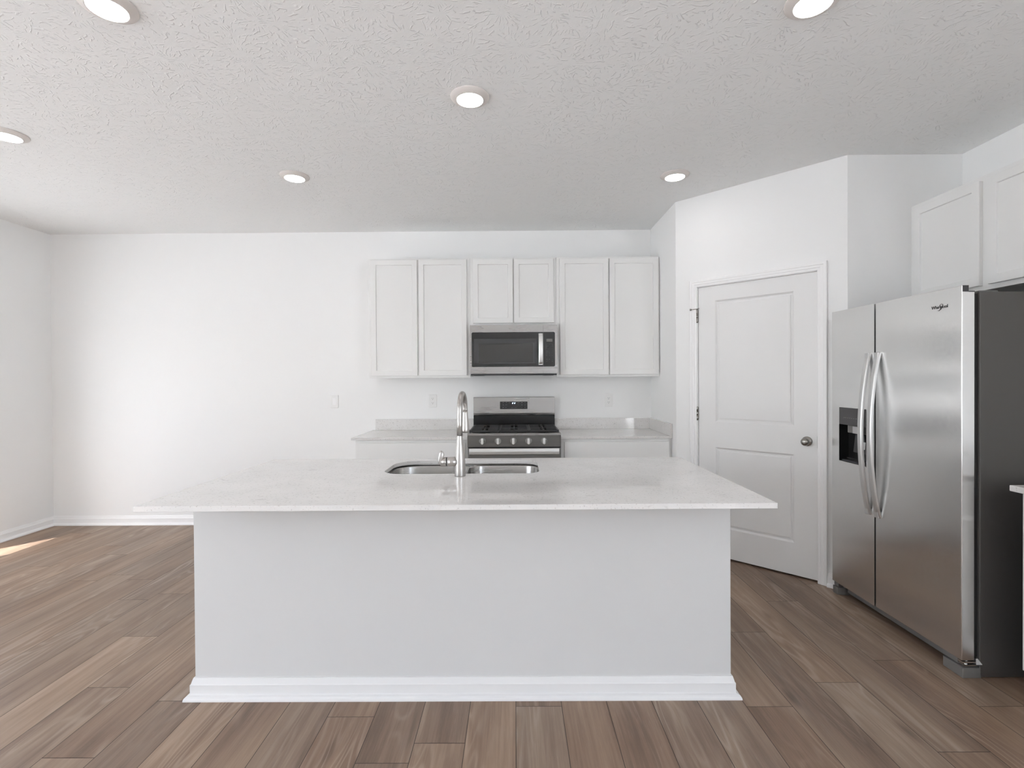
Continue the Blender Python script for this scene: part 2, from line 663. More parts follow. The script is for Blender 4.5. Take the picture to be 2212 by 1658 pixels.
# angled pantry wall, local x runs along the wall, -y faces the room
WL = math.hypot(XC - XP, YP - YC)
ANG = -math.atan2(YP - YC, XC - XP)
D0, D1, DZ = 0.170, 0.996, 2.058
bm = bmesh.new()
for a, b, c, d in wall_with_holes(0, WL, -0.05, H, [(D0, D1, -0.05, DZ)]):
    box(bm, a, b, 0, 0.11, c, d)
struct('wall_pantry', bm, M['wall'], 0, (XP, YP, 0), ANG)
struct('ground', B((-30, 20, -30, 30, -0.4, -0.2)), M['bounce_ground'])


# baseboards: profile depth outwards (n), height z
def base_profile(sign=1):
    return [(0, 0), (0.034, 0), (0.0335, 0.006), (0.031, 0.012), (0.026, 0.017), (0.0165, 0.020),
            (0.0145, 0.022), (0.0145, 0.060), (0.0115, 0.064), (0.0075, 0.078), (0.005, 0.086), (0, 0.086)]


def baseboard(name, axis, side, wall, a0, a1, m0=0, m1=0):
    """axis 'X': runs along x at y=wall, side -1 means sticking out to -y. m0/m1: mitre signs at the ends"""
    bm = bmesh.new()
    pr = base_profile()
    l0, l1 = [], []
    for d, z in pr:
        e0, e1 = a0 + m0 * d, a1 + m1 * d
        if axis == 'X':
            l0.append((e0, wall + side * d, z)); l1.append((e1, wall + side * d, z))
        else:
            l0.append((wall + side * d, e0, z)); l1.append((wall + side * d, e1, z))
    loft(bm, [l0, l1])
    return bm


struct('baseboard_back', baseboard('b', 'X', -1, YB, XL, -1.312, 1, 0), M['trim'])
struct('baseboard_left', baseboard('b', 'Y', 1, XL, SLIDER[1] + 0.07, YB, 0, -1), M['trim'])
struct('baseboard_left_front', baseboard('b', 'Y', 1, XL, YR, SLIDER[0] - 0.07, 0, 0), M['trim'])
struct('baseboard_rear', baseboard('b', 'X', 1, YR, XL, XR), M['trim'])
struct('baseboard_right', baseboard('b', 'Y', -1, XR, YR, 0.40), M['trim'])
struct('baseboard_pantry', baseboard('b', 'X', -1, 0, 1.045, WL + 0.004), M['trim'], 0, (XP, YP, 0), ANG)
struct('baseboard_pantry_inner', baseboard('b', 'X', -1, 0, 0.0, 0.119), M['trim'], 0, (XP, YP, 0), ANG)


# windows and the sliding door (behind / beside the camera, daylight comes through them; the right-wall window is added fill)
def window_unit(name, axis, wall, a0, a1, z0, z1, mull):
    """axis 'Y': in the left wall (x=wall, runs along y). axis 'X': in the rear wall."""
    def bx(u0, u1, d0, d1, c0, c1):
        return (wall - d1, wall - d0, u0, u1, c0, c1) if axis == 'Y' else (u0, u1, wall - d1, wall - d0, c0, c1)
    f = 0.045
    fr = [bx(a0, a0 + f, 0.04, 0.12, z0, z1), bx(a1 - f, a1, 0.04, 0.12, z0, z1),
          bx(a0 + f, a1 - f, 0.04, 0.12, z0, z0 + f), bx(a0 + f, a1 - f, 0.04, 0.12, z1 - f, z1)]
    if mull == 'V':
        c = (a0 + a1) / 2
        fr.append(bx(c - 0.035, c + 0.035, 0.05, 0.11, z0 + f, z1 - f))
    elif mull == 'H':
        c = (z0 + z1) / 2
        fr.append(bx(a0 + f, a1 - f, 0.05, 0.11, c - 0.02, c + 0.02))
    o = struct(name, B(*fr), M['vinyl'])
    finish(B(bx(a0 + f, a1 - f, 0.078, 0.082, z0 + f, z1 - f)), 'pane', M['glass'], o)
    return o


window_unit('door_2', 'Y', XL, *SLIDER, 'N')
window_unit('window_1', 'Y', XL, *LWIN, 'H')
window_unit('window_2', 'Y', XR + T, *FILL_WIN, 'H')
for i, r_ in enumerate(RWINS):
    window_unit('window_%d' % (i + 3), 'X', YR, *r_, 'H')

# pantry door -------------------------------------------------------------
def ring_loops(bm, x0, x1, z0, z1, rings):
    """concentric rectangles stepping through (inset, y)"""
    loops = []
    for ins, y in rings:
        loops.append([(x0 + ins, y, z0 + ins), (x1 - ins, y, z0 + ins), (x1 - ins, y, z1 - ins), (x0 + ins, y, z1 - ins)])
    loft(bm, loops, True, False, True)


def quad(bm, pts):
    bm.faces.new([bm.verts.new(p) for p in pts])


def pantry_door():
    bm = bmesh.new()
    x0, x1, z0, z1, yf, yb = 0.1825, 0.9845, 0.014, 2.0475, 0.006, 0.041
    px0, px1 = 0.311, 0.846
    panels = [(0.231, 0.833), (1.0235, 1.938)]
    def fq(a, b, c, d):
        quad(bm, [(a, yf, c), (b, yf, c), (b, yf, d), (a, yf, d)])
    fq(x0, px0, z0, z1)
    fq(px1, x1, z0, z1)
    fq(px0, px1, z0, panels[0][0])
    fq(px0, px1, panels[0][1], panels[1][0])
    fq(px0, px1, panels[1][1], z1)
    for a, b in panels:
        ring_loops(bm, px0, px1, a, b, [(0, yf), (0.003, yf + 0.002), (0.012, yf + 0.0125), (0.022, yf + 0.014), (0.0225, yf + 0.007), (0.031, yf + 0.004)])
    quad(bm, [(x0, yb, z0), (x0, yb, z1), (x1, yb, z1), (x1, yb, z0)])
    quad(bm, [(x0, yf, z0), (x0, yf, z1), (x0, yb, z1), (x0, yb, z0)])
    quad(bm, [(x1, yf, z0), (x1, yb, z0), (x1, yb, z1), (x1, yf, z1)])
    quad(bm, [(x0, yf, z1), (x1, yf, z1), (x1, yb, z1), (x0, yb, z1)])
    quad(bm, [(x0, yf, z0), (x0, yb, z0), (x1, yb, z0), (x1, yf, z0)])
    bmesh.ops.remove_doubles(bm, verts=bm.verts, dist=0.0002)
    d = struct('door_1', bm, M['door'], 0, (XP, YP, 0), ANG)
    k = bmesh.new()
    cx, cz = 0.9245, 0.928
    lathe(k, [(0.001, -0.062), (0.010, -0.0615), (0.019, -0.058), (0.0245, -0.051), (0.0265, -0.043), (0.024, -0.035), (0.017, -0.029), (0.0115, -0.024),
              (0.0115, -0.008), (0.020, -0.0065), (0.030, -0.004), (0.0325, 0.0), (0.0325, 0.0062)], 36, (cx, 0, cz), 'Y')
    finish(k, 'knob', M['satin_nickel'], d)
    for zz in (0.245, 1.081, 1.830):
        hb = bmesh.new()
        lathe(hb, [(0.0055, -0.052), (0.0075, -0.050), (0.0075, -0.017), (0.0068, -0.0165), (0.0068, -0.0155), (0.0075, -0.015), (0.0075, 0.015), (0.0068, 0.0155), (0.0068, 0.0165), (0.0075, 0.017), (0.0075, 0.050), (0.0055, 0.053)], 16, (0.1755, -0.004, zz), 'Z')
        box(hb, 0.177, 0.1815, -0.001, 0.03, zz - 0.045, zz + 0.045)
        h = finish(hb, 'hinge', M['satin_nickel'], d)
        if zz > 1.5:
            s = bmesh.new()
            tube(s, [(0.1755, -0.006, zz + 0.055), (0.160, -0.020, zz + 0.053), (0.138, -0.030, zz + 0.051)], 0.003, 10)
            lathe(s, [(0.0075, -0.004), (0.0085, 0.0), (0.0075, 0.004)], 16, (0.136, -0.030, zz + 0.051), 'X')
            tube(s, [(0.1755, -0.006, zz + 0.055), (0.198, -0.018, zz + 0.058)], 0.0028, 10)
            finish(s, 'door_stop', M['satin_nickel'], h)
    lp = bmesh.new()
    extrude_profile(lp, rrect(0.9855, 0.9935, 0.885, 0.968, 0.003, 3), 'Y', -0.0005, 0.012)
    finish(lp, 'strike_plate', M['satin_nickel'], d)
    return d


pantry_door()
# jamb (with stop) and casing of the pantry door
jb = B((D0 - 0.002, D0 + 0.0095, -0.001, 0.11, 0, DZ - 0.0), (D1 - 0.0095, D1 + 0.002, -0.001, 0.11, 0, DZ), (D0, D1, -0.001, 0.11, DZ - 0.0085, DZ + 0.002),
       (D0 + 0.009, D0 + 0.022, 0.045, 0.08, 0, DZ - 0.01), (D1 - 0.022, D1 - 0.009, 0.045, 0.08, 0, DZ - 0.01), (D0 + 0.02, D1 - 0.02, 0.045, 0.08, DZ - 0.022, DZ - 0.008))
struct('trim_2', jb, M['trim'], 0, (XP, YP, 0), ANG)
struct('dark_backing', B((D0 + 0.01, D1 - 0.01, 0.085, 0.10, 0.0, DZ)), M['black_gap'], 0, (XP, YP, 0), ANG)  # black sheet added behind the door so its gaps read as shade


def casing(x0, x1, z1, w):
    """three-sided moulded casing in the local frame of the angled wall"""
    bm = bmesh.new()
    prof = [(0, 0), (0, -0.008), (0.004, -0.0105), (0.016, -0.0115), (0.020, -0.0145), (0.034, -0.015), (0.037, -0.0175), (0.052, -0.0185), (w, -0.016), (w, 0)]   # (outwards from opening, y)
    loops = []
    loops.append([(x0 - u, y, 0.0) for u, y in prof])
    loops.append([(x0 - u, y, z1 + u) for u, y in prof])
    loops.append([(x1 + u, y, z1 + u) for u, y in prof])
    loops.append([(x1 + u, y, 0.0) for u, y in prof])
    loft(bm, loops)
    return bm


struct('trim_1', casing(0.176, 0.9885, 2.0515, 0.056), M['trim'], 0, (XP, YP, 0), ANG)


# ================================================================== CABINETS
def shaker(bm, x0, x1, z0, z1, yf, th=0.02, sw=0.044, dep=0.009):
    yb = yf + th
    loft(bm, [[(x0, yb, z0), (x1, yb, z0), (x1, yb, z1), (x0, yb, z1)],
              [(x0, yf + 0.0015, z0), (x1, yf + 0.0015, z0), (x1, yf + 0.0015, z1), (x0, yf + 0.0015, z1)],
              [(x0 + .0015, yf, z0 + .0015), (x1 - .0015, yf, z0 + .0015), (x1 - .0015, yf, z1 - .0015), (x0 + .0015, yf, z1 - .0015)],
              [(x0 + sw, yf, z0 + sw), (x1 - sw, yf, z0 + sw), (x1 - sw, yf, z1 - sw), (x0 + sw, yf, z1 - sw)],
              [(x0 + sw + .003, yf + dep, z0 + sw + .003), (x1 - sw - .003, yf + dep, z0 + sw + .003), (x1 - sw - .003, yf + dep, z1 - sw - .003), (x0 + sw + .003, yf + dep, z1 - sw - .003)]],
         True, True, True)


def wall_cabinet(label, loc, rotz, w, depth, h, doors, group, lip=0.0):
    """local frame: x 0..w, back at y=0, front at -depth, z 0..h"""
    t = thing('wall_cabinet', label, 'cabinet', loc, rotz, group)
    bm = bmesh.new()
    box(bm, 0, w, -depth + 0.019, 0, 0.010, h)                 # case, bottom slightly recessed above the rail
    xs = sorted({0, w})
    # face frame: outer stiles/rails and centre stiles between doors
    box(bm, 0, w, -depth, -depth + 0.019, 0, h)
    finish(bm, 'body', M['cab'], t, 0.0012)
    if lip:
        finish(B((0, w, -depth - 0.004, -depth, h - lip, h)), 'top_rail', M['cab'], t, 0.001)
    for d in doors:
        db = bmesh.new()
        shaker(db, *d, -depth - 0.0205)
        finish(db, 'door', M['cab'], t)
    return t


CD = 0.287                   # face-frame plane
CX = [-1.286, -0.3855, 0.377, 1.288]
g_up = 'white shaker wall cabinets over the range counter'
wall_cabinet('tall white two-door wall cabinet left of the microwave, above the left outlet', (CX[0], YB, 1.372), 0, CX[1] - CX[0] - 0.001, CD, 1.054,
             [(-1.262 - CX[0], -0.8535 - CX[0], 0.020, 1.041), (-0.8395 - CX[0], -0.416 - CX[0], 0.020, 1.041)], g_up)
wall_cabinet('short white two-door wall cabinet directly above the microwave', (CX[1], YB, 1.830), 0, CX[2] - CX[1] - 0.001, CD, 0.597,
             [(-0.3595 - CX[1], -0.007 - CX[1], 0.022, 0.583), (0.0025 - CX[1], 0.353 - CX[1], 0.022, 0.583)], g_up)
wall_cabinet('tall white two-door wall cabinet right of the microwave, next to the pantry corner', (CX[2], YB, 1.372), 0, CX[3] - CX[2] - 0.001, CD, 1.057,
             [(0.4065 - CX[2], 0.834 - CX[2], 0.020, 1.042), (0.8455 - CX[2], 1.274 - CX[2], 0.020, 1.042)], g_up)
# over the fridge, facing -x
FCX = 2.5077
wall_cabinet('white two-door wall cabinet above the stainless refrigerator', (XR - 0.001, YC - 0.001, 1.811), -PI / 2, 0.965, XR - 0.001 - FCX, 0.611,
             [(0.045, 0.4800, 0.026, 0.583), (0.530, 0.965 - 0.045 + 0.02, 0.026, 0.583)], None)


def base_cabinet(label, loc, rotz, w, depth, h, fronts, group, finished_left=False):
    t = thing('base_cabinet', label, 'cabinet', loc, rotz, group)
    finish(B((0, w, -depth, 0, 0.10, h), (0.0, w, -depth + 0.075, 0, 0, 0.10)), 'body', M['cab'], t, 0.001)
    for kind, a, b, c, d in fronts:
        bm = bmesh.new()
        if kind == 'drawer':
            box(bm, a, b, -depth - 0.0205, -depth, c, d)
            finish(bm, 'drawer', M['cab'], t, 0.0015)
        else:
            shaker(bm, a, b, c, d, -depth - 0.0205)
            finish(bm, 'door', M['cab'], t)
    return t


CZ = 0.883                     # worktop height on the back run
BD = 0.605
g_b = 'white base cabinets beside the range'
xl0, xl1 = -1.312, -0.388
w1 = xl1 - xl0
base_cabinet('white base cabinet left of the range under the shorter quartz counter end', (xl0, YB - 0.001, 0), 0, w1, BD, CZ - 0.0205,
             [('drawer', 0.022, w1 - 0.022, 0.695, 0.838), ('door', 0.022, w1 / 2 - 0.003, 0.125, 0.672), ('door', w1 / 2 + 0.003, w1 - 0.022, 0.125, 0.672)], g_b)
xr0, xr1 = 0.381, XP - 0.001
w2 = xr1 - xr0
base_cabinet('white base cabinet right of the range against the pantry side wall', (xr0, YB - 0.001, 0), 0, w2, BD, CZ - 0.0205,
             [('drawer', 0.028, w2 - 0.022, 0.695, 0.838), ('door', 0.028, w2 / 2 - 0.003, 0.125, 0.672), ('door', w2 / 2 + 0.003, w2 - 0.022, 0.125, 0.672)], g_b)


def slab(bm, outer, z0, z1, holes=()):
    """flat slab with holes"""
    def ring(pts, z):
        return [bm.verts.new((x, y, z)) for x, y in pts]
    for z in (z0, z1):
        edges = []
        for pts in (outer, *holes):
            vs = ring(pts, z)
            for i in range(len(vs)):
                edges.append(bm.edges.new((vs[i], vs[(i + 1) % len(vs)])))
        bmesh.ops.triangle_fill(bm, use_beauty=True, use_dissolve=False, edges=edges)
    for pts in (outer, *holes):
        n = len(pts)
        for i in range(n):
            a, b = pts[i], pts[(i + 1) % n]
            quad(bm, [(a[0], a[1], z0), (b[0], b[1], z0), (b[0], b[1], z1), (a[0], a[1], z1)])
    bmesh.ops.remove_doubles(bm, verts=bm.verts, dist=0.0001)


CF = YB - 0.635
t = thing('countertop', 'speckled quartz counter left of the range with low backsplash', 'countertop', (-0.86, 4.38, CZ - 0.02))
bm = B((-1.3395 + 0.86, -0.386 + 0.86, CF - 4.38, YB - 0.001 - 4.38, 0, 0.02))
finish(bm, 'worktop', M['quartz'], t, 0.002)
finish(B((-1.309 + 0.86, -0.386 + 0.86, YB - 0.021 - 4.38, YB - 0.001 - 4.38, 0.0201, 0.122)), 'backsplash', M['quartz'], t, 0.0015)
t = thing('countertop', 'speckled quartz counter right of the range with backsplash turning the wall corner', 'countertop', (0.83, 4.38, CZ - 0.02))
finish(B((0.379 - 0.83, XP - 0.001 - 0.83, CF - 4.38, YB - 0.001 - 4.38, 0, 0.02)), 'worktop', M['quartz'], t, 0.002)
finish(B((0.379 - 0.83, XP - 0.001 - 0.83, YB - 0.021 - 4.38, YB - 0.001 - 4.38, 0.0201, 0.122)), 'backsplash', M['quartz'], t, 0.0015)
finish(B((XP - 0.021 - 0.83, XP - 0.001 - 0.83, CF - 4.38, YB - 0.0215 - 4.38, 0.0201, 0.122)), 'side_splash', M['quartz'], t, 0.0015)

# right-hand counter run near the fridge (only its corner is in frame), faces -x
RW = 1.68
base_cabinet('white base cabinet at the right picture edge beside the refrigerator', (XR - 0.001, 2.122, 0), -PI / 2, RW, XR - 0.001 - 2.1605, 0.862,
             [('door', 0.02, 0.42, 0.125, 0.672), ('door', 0.426, 0.826, 0.125, 0.672), ('drawer', 0.02, 0.826, 0.695, 0.838), ('door', 0.87, 1.24, 0.125, 0.838), ('door', 1.246, 1.66, 0.125, 0.838)], None)
tag(finish(B((2.115, XR - 0.001, 2.122 - RW - 0.01, 2.1345, 0.8625, 0.888)), 'countertop', M['quartz'], None, 0.003),
    'quartz counter corner at the right picture edge beside the refrigerator', 'countertop')

# ================================================================== ISLAND
IX0, IX1, IY0, IY1 = -1.376, 0.9166, 2.116, 2.905
isl = thing('kitchen_island', 'wide white panelled kitchen island standing on the plank floor', 'island', ((IX0 + IX1) / 2, 2.51, 0))
ox, oy = (IX0 + IX1) / 2, 2.51
def LB(x0, x1, y0, y1, z0, z1):
    return (x0 - ox, x1 - ox, y0 - oy, y1 - oy, z0, z1)
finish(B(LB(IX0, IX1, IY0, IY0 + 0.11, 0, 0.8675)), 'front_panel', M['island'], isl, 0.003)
finish(B(LB(IX0, IX0 + 0.02, IY0 + 0.1105, IY1, 0.0, 0.8675), LB(IX1 - 0.02, IX1, IY0 + 0.1105, IY1, 0.0, 0.8675), LB(IX0 + 0.02, IX1 - 0.02, IY0 + 0.1105, IY1, 0.10, 0.12),
         LB(IX0 + 0.02, IX1 - 0.02, IY1 - 0.10, IY1 - 0.085, 0, 0.10)), 'cabinet_box', M['cab'], isl)
n_d = 5
for i in range(n_d):
    a = IX0 + 0.01 + (IX1 - IX0 - 0.02) / n_d * i
    b = a + (IX1 - IX0 - 0.02) / n_d - 0.006
    bm = bmesh.new()
    # faces +y : build in mirrored depth
    shaker(bm, a - ox, b - ox, 0.13, 0.855, 0.0)
    for v in bm.verts:
        v.co.y = (IY1 + 0.021 - oy) - v.co.y
    finish(bm, 'door', M['cab'], isl)
bm = bmesh.new()
pr = base_profile()
loops = [[(IX0 - d - ox, IY1 - oy, z) for d, z in pr], [(IX0 - d - ox, IY0 - d - oy, z) for d, z in pr],
         [(IX1 + d - ox, IY0 - d - oy, z) for d, z in pr], [(IX1 + d - ox, IY1 - oy, z) for d, z in pr]]
loft(bm, loops)
finish(bm, 'baseboard', M['island_trim'], isl)

# island countertop with the sink cut-out
SX0, SX1, SY0, SY1 = -0.668, 0.124, 2.462, 2.868
bm = bmesh.new()
slab(bm, rrect(-1.429, 0.9766, 1.8466, 2.9407, 0.004, 2), 0.868, 0.888,
     [rrect(SX0, SX1, SY0, SY1, 0.10, 12, (0.07, 0.09, 0.14, 0.10))])
tag(finish(bm, 'island_countertop', M['quartz'], None, 0.0015), 'large pale speckled quartz slab on the island, with a sink cut-out', 'countertop')


# sink: two bowls, flange and low divider
def basin(bm, x0, x1, y0, y1, rs, ztop, depth):
    loops = []
    for ins, z in ((0.0, 0), (0.003, -0.012), (0.010, -depth + 0.06), (0.018, -depth + 0.025), (0.035, -depth + 0.006), (0.06, -depth), (0.11, -depth - 0.002)):
        rr = tuple(max(r - ins * 0.7, 0.012) for r in rs)
        loops.append([(x, y, ztop + z) for x, y in rrect(x0 + ins, x1 - ins, y0 + ins, y1 - ins, 0, 10, rr)])
    loft(bm, loops, True, False, True, True)


sk = thing('sink', 'undermount stainless double bowl sink set in the island top', 'sink', (-0.272, 2.665, 0.66))
sx, sy, sz = -0.272, 2.665, 0.66
DV = -0.272
for nm, a, b, rs in (('left_bowl', SX0 - 0.012, DV - 0.014, (0.07, 0.07, 0.14, 0.10)), ('right_bowl', DV + 0.014, SX1 + 0.012, (0.08, 0.10, 0.09, 0.09))):
    bm = bmesh.new()
    basin(bm, a - sx, b - sx, SY0 - 0.012 - sy, SY1 + 0.012 - sy, rs, 0.8672 - 0.006 - sz, 0.19)
    o = finish(bm, 'bowl', M['sink_steel'], sk)
    md = o.modifiers.new('thickness', 'SOLIDIFY')
    md.thickness = 0.0015
    md.offset = 1
    dr = bmesh.new()
    cx = (a + b) / 2
    lathe(dr, [(0.045, 0.004), (0.043, 0.006), (0.036, 0.003), (0.034, -0.004), (0.006, -0.006), (0.006, 0.008), (0.001, 0.009)], 28, (cx - sx, 2.70 - sy, 0.8672 - 0.006 - 0.192 - sz), 'Z', True, True)
    finish(dr, 'drain', M['chrome'], o)
bm = bmesh.new()
extrude_profile(bm, [(DV - 0.0165 - sx, 0.835 - sz), (DV - 0.0165 - sx, 0.856 - sz), (DV - 0.010 - sx, 0.8605 - sz), (DV + 0.010 - sx, 0.8605 - sz), (DV + 0.0165 - sx, 0.856 - sz), (DV + 0.0165 - sx, 0.835 - sz)], 'Y', SY0 + 0.045 - sy, SY1 - 0.02 - sy)
finish(bm, 'divider', M['sink_steel'], sk)
fl = bmesh.new()
slab(fl, rrect(SX0 - 0.04 - sx, SX1 + 0.04 - sx, SY0 - 0.04 - sy, SY1 + 0.04 - sy, 0.05, 4), 0.8645 - sz, 0.8672 - sz,
     [rrect(SX0 - 0.011 - sx, SX1 + 0.011 - sx, SY0 - 0.011 - sy, SY1 + 0.011 - sy, 0.1, 12, (0.08, 0.10, 0.15, 0.11))])
finish(fl, 'flange', M['sink_steel'], sk)

# faucet --------------------------------------------------------------------
FX, FY, FZ = -0.2655, 2.405, 0.888
fa = thing('faucet', 'brushed nickel pull-down gooseneck faucet standing on the island beside the sink', 'faucet', (FX, FY, FZ))
bm = bmesh.new()
lathe(bm, [(0.0262, 0.0), (0.0265, 0.003), (0.0262, 0.03), (0.0252, 0.075), (0.0225, 0.115), (0.0185, 0.145), (0.0155, 0.172), (0.0138, 0.193), (0.0136, 0.1955)], 40)
finish(bm, 'base', M['nickel'], fa)
sd = Vector((0.06, 1.0, 0)).normalized()
pts = [Vector((0, 0, 0.1957)), Vector((0, 0, 0.25)), Vector((0, 0, 0.30))]
R = 0.085
cz = 0.312
for i in range(0, 17):
    a = PI * i / 16
    pts.append(sd * (R - R * math.cos(a)) + Vector((0, 0, cz + R * 0.98 * math.sin(a))))
pts.append(sd * (2 * R + 0.001) + Vector((0, 0, 0.302)))
bm = bmesh.new()
tube(bm, pts, [0.0134] * 3 + [0.0132] * (len(pts) - 3), 28)
finish(bm, 'neck', M['nickel'], fa)
hp = sd * (2 * R + 0.001)
bm = bmesh.new()
lathe(bm, [(0.0134, 0.303), (0.0137, 0.295), (0.0158, 0.268), (0.0190, 0.232), (0.0208, 0.210), (0.0212, 0.199), (0.0185, 0.192), (0.013, 0.1905), (0.0125, 0.194), (0.001, 0.194)], 32, (hp.x, hp.y, 0))
finish(bm, 'spray_head', M['nickel'], fa)
bm = bmesh.new()
lathe(bm, [(0.0235, -0.012), (0.0232, -0.040), (0.0225, -0.061)], 32, (0, 0, 0.069), 'X')
vb = finish(bm, 'valve', M['nickel'], fa)
bm = bmesh.new()
lathe(bm, [(0.0215, -0.0612), (0.0215, -0.0645)], 32, (0, 0, 0.069), 'X')
finish(bm, 'seal_ring', M['black_gap'], vb)
bm = bmesh.new()
lathe(bm, [(0.0225, -0.0647), (0.0222, -0.072), (0.0200, -0.082), (0.0150, -0.090), (0.0100, -0.094), (0.001, -0.095)], 32, (0, 0, 0.069), 'X')
hc = finish(bm, 'handle_cap', M['nickel'], fa)
bm = bmesh.new()
tube(bm, [(-0.072, -0.004, 0.052), (-0.086, -0.006, 0.056), (-0.095, -0.006, 0.066), (-0.0955, -0.006, 0.080), (-0.091, -0.006, 0.092), (-0.0885, -0.006, 0.104), (-0.089, -0.006, 0.114), (-0.0925, -0.006, 0.121)],
     [(0.004, 0.006), (0.005, 0.008), (0.0055, 0.009), (0.006, 0.011), (0.0062, 0.013), (0.0058, 0.013), (0.0045, 0.010), (0.002, 0.005)], 18)
finish(bm, 'lever', M['nickel'], fa)

# ================================================================== RANGE
RX0, RX1 = -0.3815, 0.3745
rx = (RX0 + RX1) / 2
ry = YB
HW = (RX1 - RX0) / 2
rg = thing('gas_range', 'stainless gas range with black grates and five knobs between the counters', 'range', (rx, ry, 0))
def yy(v):     # world y -> local
    return v - ry
finish(B((-HW, HW, yy(4.06), -0.012, 0.09, 0.902), (-HW + 0.03, HW - 0.03, yy(4.10), -0.05, 0.0, 0.09)), 'body', M['steel_dark'], rg, 0.002)
# cooktop with upstand rim
bm = B((-HW, HW, yy(4.03), yy(4.60), 0.9022, 0.9125), (-HW, -HW + 0.012, yy(4.03), yy(4.60), 0.9125, 0.918), (HW - 0.012, HW, yy(4.03), yy(4.60), 0.9125, 0.918))
finish(bm, 'cooktop', M['enamel'], rg, 0.0015)
# front nose + control panel
bm = bmesh.new()
extrude_profile(bm, [(yy(4.03), 0.9022), (yy(4.03), 0.921), (yy(4.012), 0.9225), (yy(4.001), 0.917), (yy(4.001), 0.902)], 'X', -HW, HW)
finish(bm, 'front_trim', M['steel_h'], rg, 0.0012)
bm = bmesh.new()
extrude_profile(bm, [(yy(4.058), 0.9015), (yy(4.004), 0.9015), (yy(4.012), 0.808), (yy(4.058), 0.808)], 'X', -HW, HW)
cp = finish(bm, 'control_panel', M['steel_dark'], rg, 0.001)
for kx in (-0.260, -0.1335, -0.0105, 0.1125, 0.2375):
    bm = bmesh.new()
    kz = 0.857
    lathe(bm, [(0.0262, yy(4.0078)), (0.0266, yy(4.003)), (0.0252, yy(3.999)), (0.0235, yy(3.9985))], 36, (kx - rx, 0, kz), 'Y')
    kn = finish(bm, 'knob', M['steel_knob'], rg)
    bm = bmesh.new()
    extrude_profile(bm, rrect(kx - rx - 0.0095, kx - rx + 0.0095, kz - 0.0245, kz + 0.0245, 0.0085, 6), 'Y', yy(3.9982), yy(3.975))
    finish(bm, 'grip', M['steel_bright'], kn, 0.003)
finish(B((-HW + 0.004, HW - 0.004, yy(4.026), yy(4.058), 0.8, 0.8075)), 'vent_gap', M['black_gap'], rg)
dr = finish(B((-HW + 0.003, HW - 0.003, yy(4.008), yy(4.058), 0.26, 0.7995)), 'oven_door', M['steel_dark'], rg, 0.003)
finish(B((-0.27, 0.27, yy(4.0068), yy(4.0078), 0.36, 0.66)), 'door_window', M['black_gloss'], dr)
bm = bmesh.new()
extrude_profile(bm, [(yy(3.957), 0.754), (yy(3.953), 0.758), (yy(3.951), 0.779), (yy(3.953), 0.799), (yy(3.957), 0.803), (yy(3.969), 0.800), (yy(3.969), 0.757)], 'X', -HW + 0.019, HW - 0.034 + 0.014)
for s in (-1, 1):
    box(bm, s * (HW - 0.045) - 0.012, s * (HW - 0.045) + 0.012, yy(3.965), yy(4.0075), 0.762, 0.796)
finish(bm, 'door_handle', M['steel_bright'], dr, 0.001)
finish(B((-HW + 0.003, HW - 0.003, yy(4.008), yy(4.058), 0.095, 0.252)), 'storage_drawer', M['steel_dark'], rg, 0.003)
# backguard
bm = B((-HW, HW, yy(4.640), -0.012, 0.9022, 1.018))
finish(bm, 'backguard_base', M['enamel'], rg, 0.001)
bm = bmesh.new()
extrude_profile(bm, [(-0.012, 1.0185), (yy(4.640), 1.0185), (yy(4.6255), 1.024), (yy(4.6225), 1.041), (yy(4.628), 1.042), (yy(4.634), 1.186), (yy(4.642), 1.189), (-0.012, 1.189)], 'X', -HW, HW)
bgd = finish(bm, 'backguard', M['steel_h'], rg, 0.001)
bm = B((-0.134 - rx, 0.122 - rx, yy(4.6275), yy(4.636), 1.0775, 1.1475))
ds = finish(bm, 'display', M['black_gloss'], rg, 0.0008)
for (u, v, w_, h_) in ((-0.104, 1.139, .008, .004), (-0.074, 1.139, .008, .003), (-0.046, 1.138, .008, .005), (-0.104, 1.116, .008, .004), (-0.076, 1.117, .016, .003), (-0.104, 1.093, .014, .003), (-0.078, 1.093, .008, .005),
                       (-0.020, 1.089, .014, .003), (0.012, 1.089, .016, .003), (0.041, 1.138, .006, .003), (0.070, 1.138, .012, .004), (0.099, 1.138, .006, .004), (0.041, 1.118, .005, .003),
                       (0.070, 1.115, .008, .005), (0.099, 1.115, .008, .005), (0.070, 1.093, .006, .004), (0.099, 1.093, .010, .005)):
    finish(B((u - rx - w_ / 2, u - rx + w_ / 2, yy(4.6268), yy(4.6274), v - h_ / 2, v + h_ / 2)), 'key', M['grey_key'], ds)
for u in (-0.0155, 0.0035):
    bm = bmesh.new()
    extrude_profile(bm, [(u - rx - .0045, 1.125), (u - rx + .001, 1.125), (u - rx + .007, 1.139), (u - rx + .0015, 1.139), (u - rx - .006, 1.135)], 'Y', yy(4.6267), yy(4.6274))
    finish(bm, 'clock_digit', M['digit'], ds)


